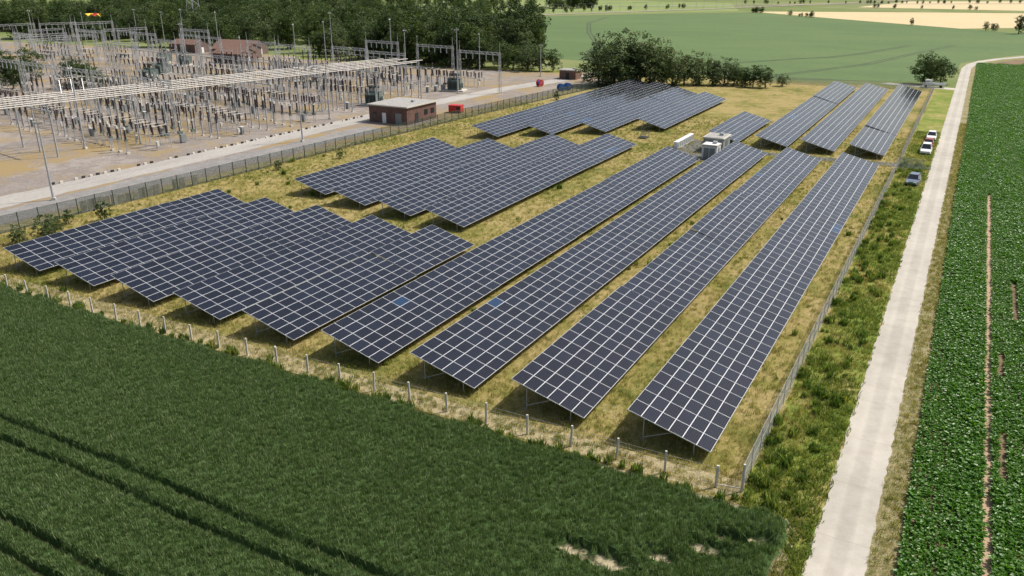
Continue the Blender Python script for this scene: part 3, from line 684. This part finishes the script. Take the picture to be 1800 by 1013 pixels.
for x,y,w_,d_,r in [(-250,232,17,9,.1),(-262,246,20,9,.1),(-236,218,13,8,.1),(-285,240,14,8,.05)]:
    building('brown_roof_building',x-w_/2,x+w_/2,y-d_/2,y+d_/2,3.6,M['brick'],M['roofbrown'],wins=[('S',k*3-w_/2+2,1.4,1.2,2.4,M['glass']) for k in range(int(w_/3))]+[('E',0,1.2,0,2.2,M['white'])],gable=True,rz=r)
building('garden_shed',-111,-105.5,231,235,2.6,M['roofbrown'],M['roofgrey'],doors=[('S',0,1.2,0,2,M['dark'])])
building('inverter_cabin',-38.7,-36.1,138.3,140.9,2.3,M['white'],M['white'],doors=[('S',-.5,.9,.1,2.0,M['wallgrey']),('S',.5,.9,.1,2.0,M['wallgrey']),('E',0,1.0,.1,2.0,M['wallgrey'])],over=.08)
building('grey_transformer_station',-40.2,-36.6,144.2,149.0,2.5,M['wallgrey'],M['roofgrey'],doors=[('S',0,1.8,.1,2.1,M['dark']),('E',0,1.6,.1,2.1,M['trgrey'])],over=.15)
mb=MB()
for i in range(8):
    y=144.8+i*1.25; mb.box((-45.3,y,.65),(.75,1.1,1.2),M['white']); mb.box((-44.91,y,.7),(.03,.8,.9),M['wallgrey']); mb.box((-45.3,y,1.29),(.85,1.18,.06),M['white']); mb.box((-45.3,y,.03),(.6,.9,.06),M['conc'])
mb.obj('white_inverter_cabinets')
mb=MB()
for i in range(5): mb.beam((-54.8+i*.25,150.6,.1),(-54.8+i*.25,152.8,1.4),.06,M['dark'])
mb.box((-54.3,151.7,.1),(1.6,2.2,.2),M['dark']); mb.beam((-55,152.7,0),(-55,152.7,1.4),.05,M['galv']); mb.beam((-53.6,152.7,0),(-53.6,152.7,1.4),.05,M['galv']); mb.obj('pallet_rack')
mb=MB(); mb.box((0,0,.95),(3.0,2.0,1.5),M['red']); mb.box((0,0,1.74),(3.1,2.1,.08),M['red'])
for i in range(6): mb.box((-1.25+i*.5,-1.03,.95),(.08,.06,1.5),M['red'])
for sx in (-1.4,1.4):
    for sy in (-.9,.9): mb.box((sx,sy,.1),(.2,.2,.2),M['dark'])
mb.box((.9,-1.05,1.1),(.9,.05,.6),M['dark']); mb.obj('red_generator_container',(-103.6,160.5,0),.2)
def drum(c1,c2,loc,r):
    mb=MB()
    for y in (-.6,.6): mb.cyl((0,y-.05,1.0),(0,y+.05,1.0),1.0,1.0,c1,20)
    mb.cyl((0,-.55,1.0),(0,.55,1.0),.6,.6,c2,16); mb.cyl((0,-.8,1.0),(0,.8,1.0),.1,.1,M['galv'],8)
    for k in range(6):
        a=k*math.pi/3; mb.beam((0,-.68,1.0),(math.cos(a)*.95,-.68,1.0+math.sin(a)*.95),.05,M['galv'])
    return mb.obj('cable_drum',loc,r)
drum(M['blue'],M['dark'],(-98.4,206,0),.9); drum(M['blue'],M['dark'],(-97.6,208.6,0),.9); drum(M['red'],M['blue'],(-108,212,0),1.3)
def car(name,loc,rz,paint,L=4.2,Wd=1.75,H=1.5,hatch=True):
    mb=MB(); hw=Wd/2
    st=[(-L/2,.35,.72,.80),(-L/2+.12,.22,.86,.92),(-L*.30,.2,.92,1.0),(0,.2,.92,1.0),(L*.22,.2,.90,1.0),(L/2-.35,.22,.78,.96),(L/2-.05,.3,.66,.85),(L/2,.38,.58,.80)]
    def ring(y,z0,z1,w_): 
        a=hw*w_; return [(-a,y,z0),(a,y,z0),(a*1.0,y,z0+(z1-z0)*.55),(a*.93,y,z1),(-a*.93,y,z1),(-a,y,z0+(z1-z0)*.55)]
    rs=[ring(*s) for s in st]
    for a,b in zip(rs[:-1],rs[1:]):
        for k in range(6): mb.face([a[k],a[(k+1)%6],b[(k+1)%6],b[k]][::-1],paint)
    mb.face(rs[0],paint); mb.face(rs[-1][::-1],paint)
    yb=-L/2+(.18 if hatch else .75); g0=[(-hw*.9,yb,.88),(hw*.9,yb,.88),(hw*.9,L*.24,.88),(-hw*.9,L*.24,.88)]; t=[(-hw*.7,yb+.35,H),(hw*.7,yb+.35,H),(hw*.7,L*.06,H),(-hw*.7,L*.06,H)]
    for k in range(4): mb.face([g0[k],g0[(k+1)%4],t[(k+1)%4],t[k]],M['glass'])
    mb.face(t,paint)
    for k in range(4): mb.beam(g0[k],t[k],.05,paint)
    for s in (-1,1): mb.beam((s*hw*.8,-L*.08,.88),(s*hw*.71,-L*.08,H),.045,paint); mb.box((s*hw*1.02,L*.2,.95),(.2,.12,.13),paint)
    for y in (-L*.31,L*.31):
        for s in (-1,1): mb.cyl((s*(hw-.2),y,.32),(s*(hw+.01),y,.32),.32,.32,M['dark'],14); mb.cyl((s*(hw+.01),y,.32),(s*(hw+.02),y,.32),.19,.19,M['galv'],10)
    for s in (-1,1): mb.box((s*hw*.62,L/2-.03,.62),(.36,.1,.13),M['white']); mb.box((s*hw*.72,-L/2+.05,.75),(.24,.1,.16),M['red'])
    mb.box((0,-L/2-.01,.5),(.5,.04,.11),M['white'])
    return mb.obj(name,loc,rz)
pw=flat('car_paint_white',(.75,.75,.74),.25); pb=flat('car_paint_blue_grey',(.12,.16,.22),.25); pr=flat('car_paint_red',(.3,.02,.02),.25)
car('parked_car',(-4.6,177.5,.03),math.pi,pw,H=1.5); car('parked_car',(-4.7,168.8,.03),math.pi,pr,H=1.5); car('parked_car',(-4.7,162.8,.03),math.pi,pw,4.6,1.85,1.65); car('parked_car',(-4.9,136.3,.03),math.pi-.1,pb)
mb=MB()
mb.box((-1.6,0,1.2),(1.9,2.0,1.5),pw,0,.92); mb.box((-2.75,0,.85),(.7,1.9,.8),pw,0,.9); mb.box((-2.05,0,1.62),(1.35,1.87,.42),M['glass']); mb.box((-1.5,0,2.0),(1.5,1.7,.1),pw)
mb.box((1.1,0,.75),(3.6,2.05,.18),M['galv'])
for s in (-1,1): mb.box((1.1,s*1.0,1.05),(3.5,.06,.4),pw)
mb.box((2.87,0,1.05),(.06,2,.4),pw); mb.beam((-.6,-.9,.85),(-.6,-.9,2.1),.06,M['galv']); mb.beam((-.6,.9,.85),(-.6,.9,2.1),.06,M['galv']); mb.beam((-.6,-.9,2.1),(-.6,.9,2.1),.06,M['galv'])
for x in (-2.2,1.7):
    for s in (-1,1): mb.cyl((x,s*.75,.36),(x,s*1.02,.36),.36,.36,M['dark'],14)
mb.obj('flatbed_van',(-8.6,264.3,.04),.1)
# ------------------------------------------------------------------ RAILWAY / MOTORWAY IN THE DISTANCE
ribbon('railway_embankment',[(-420,500),(-315,590),(-235,760),(-160,960),(-60,1250)],10,.3,ground_mat('ballast',[(.3,(.25,.21,.17)),(.5,(.32,.27,.22)),(.7,(.38,.33,.27))],scale=.05,mid=.3,fine=1,fine_amt=.2,bump=0),.5,8)
ribbon('motorway',[(-900,420),(-520,330),(-430,330),(-330,345),(-250,380)],9,.2,m_asph,.2,10)
ribbon('distant_road',[(-700,700),(-440,720),(-260,860),(-120,1000),(200,1200)],8,.25,g_pale,.2,10)
mb=MB()
cl=[(-420,500),(-315,590),(-235,760),(-160,960)]
for (x0,y0),(x1,y1) in zip(cl[:-1],cl[1:]):
    n=int(math.hypot(x1-x0,y1-y0)/28)
    for i in range(n):
        t=i/n; x,y=x0+(x1-x0)*t,y0+(y1-y0)*t; mb.beam((x-6,y,0),(x-6,y,8),.16,M['galv']); mb.beam((x+6,y,0),(x+6,y,8),.16,M['galv']); mb.beam((x-6,y,7.6),(x+6,y,7.6),.14,M['galv'])
mb.obj('railway_catenary')
mb=MB()
for x,y in [(-450,300),(-420,318),(-395,330),(-370,335),(-345,340),(-480,310),(-520,325)]:
    mb.cyl((x,y,0),(x,y,12),.18,.1,M['galv'],6); mb.beam((x,y,12),(x+2,y-1,12.3),.1,M['galv'])
mb.obj('street_lamps')
mb=MB()
for i in range(4):
    x=-428+i*5; mb.face([(x,292,9),(x+2.5,292,10.4),(x+2.5,297,10.4),(x,297,9)],M['yellow']); mb.face([(x+2.5,292,10.4),(x+5,292,9),(x+5,297,9),(x+2.5,297,10.4)],M['red'] if i%2 else M['yellow']); mb.beam((x+2.5,294.5,0),(x+2.5,294.5,9.6),.25,M['galv'])
mb.obj('yellow_zigzag_canopy')
mb=MB()
for (px_,py_,h) in [(-420,360,38)]:
    for sx,sy in ((-1,-1),(1,-1),(1,1),(-1,1)): mb.beam((px_+sx*3.5,py_+sy*3.5,0),(px_+sx*.5,py_+sy*.5,h),.2,M['galv'])
    for i in range(12):
        z=h*i/12; z2=h*(i+1)/12; r=3.5-3*i/12; r2=3.5-3*(i+1)/12; s=(-1)**i
        for sy in (-1,1): mb.beam((px_+s*r,py_+sy*r,z),(px_-s*r2,py_+sy*r2,z2),.1,M['galv']); mb.beam((px_+sy*r,py_+s*r,z),(px_+sy*r2,py_-s*r2,z2),.1,M['galv'])
    for z in (24,30,36): mb.beam((px_-7,py_,z),(px_+7,py_,z),.2,M['galv'])
mb.obj('lattice_pylon')
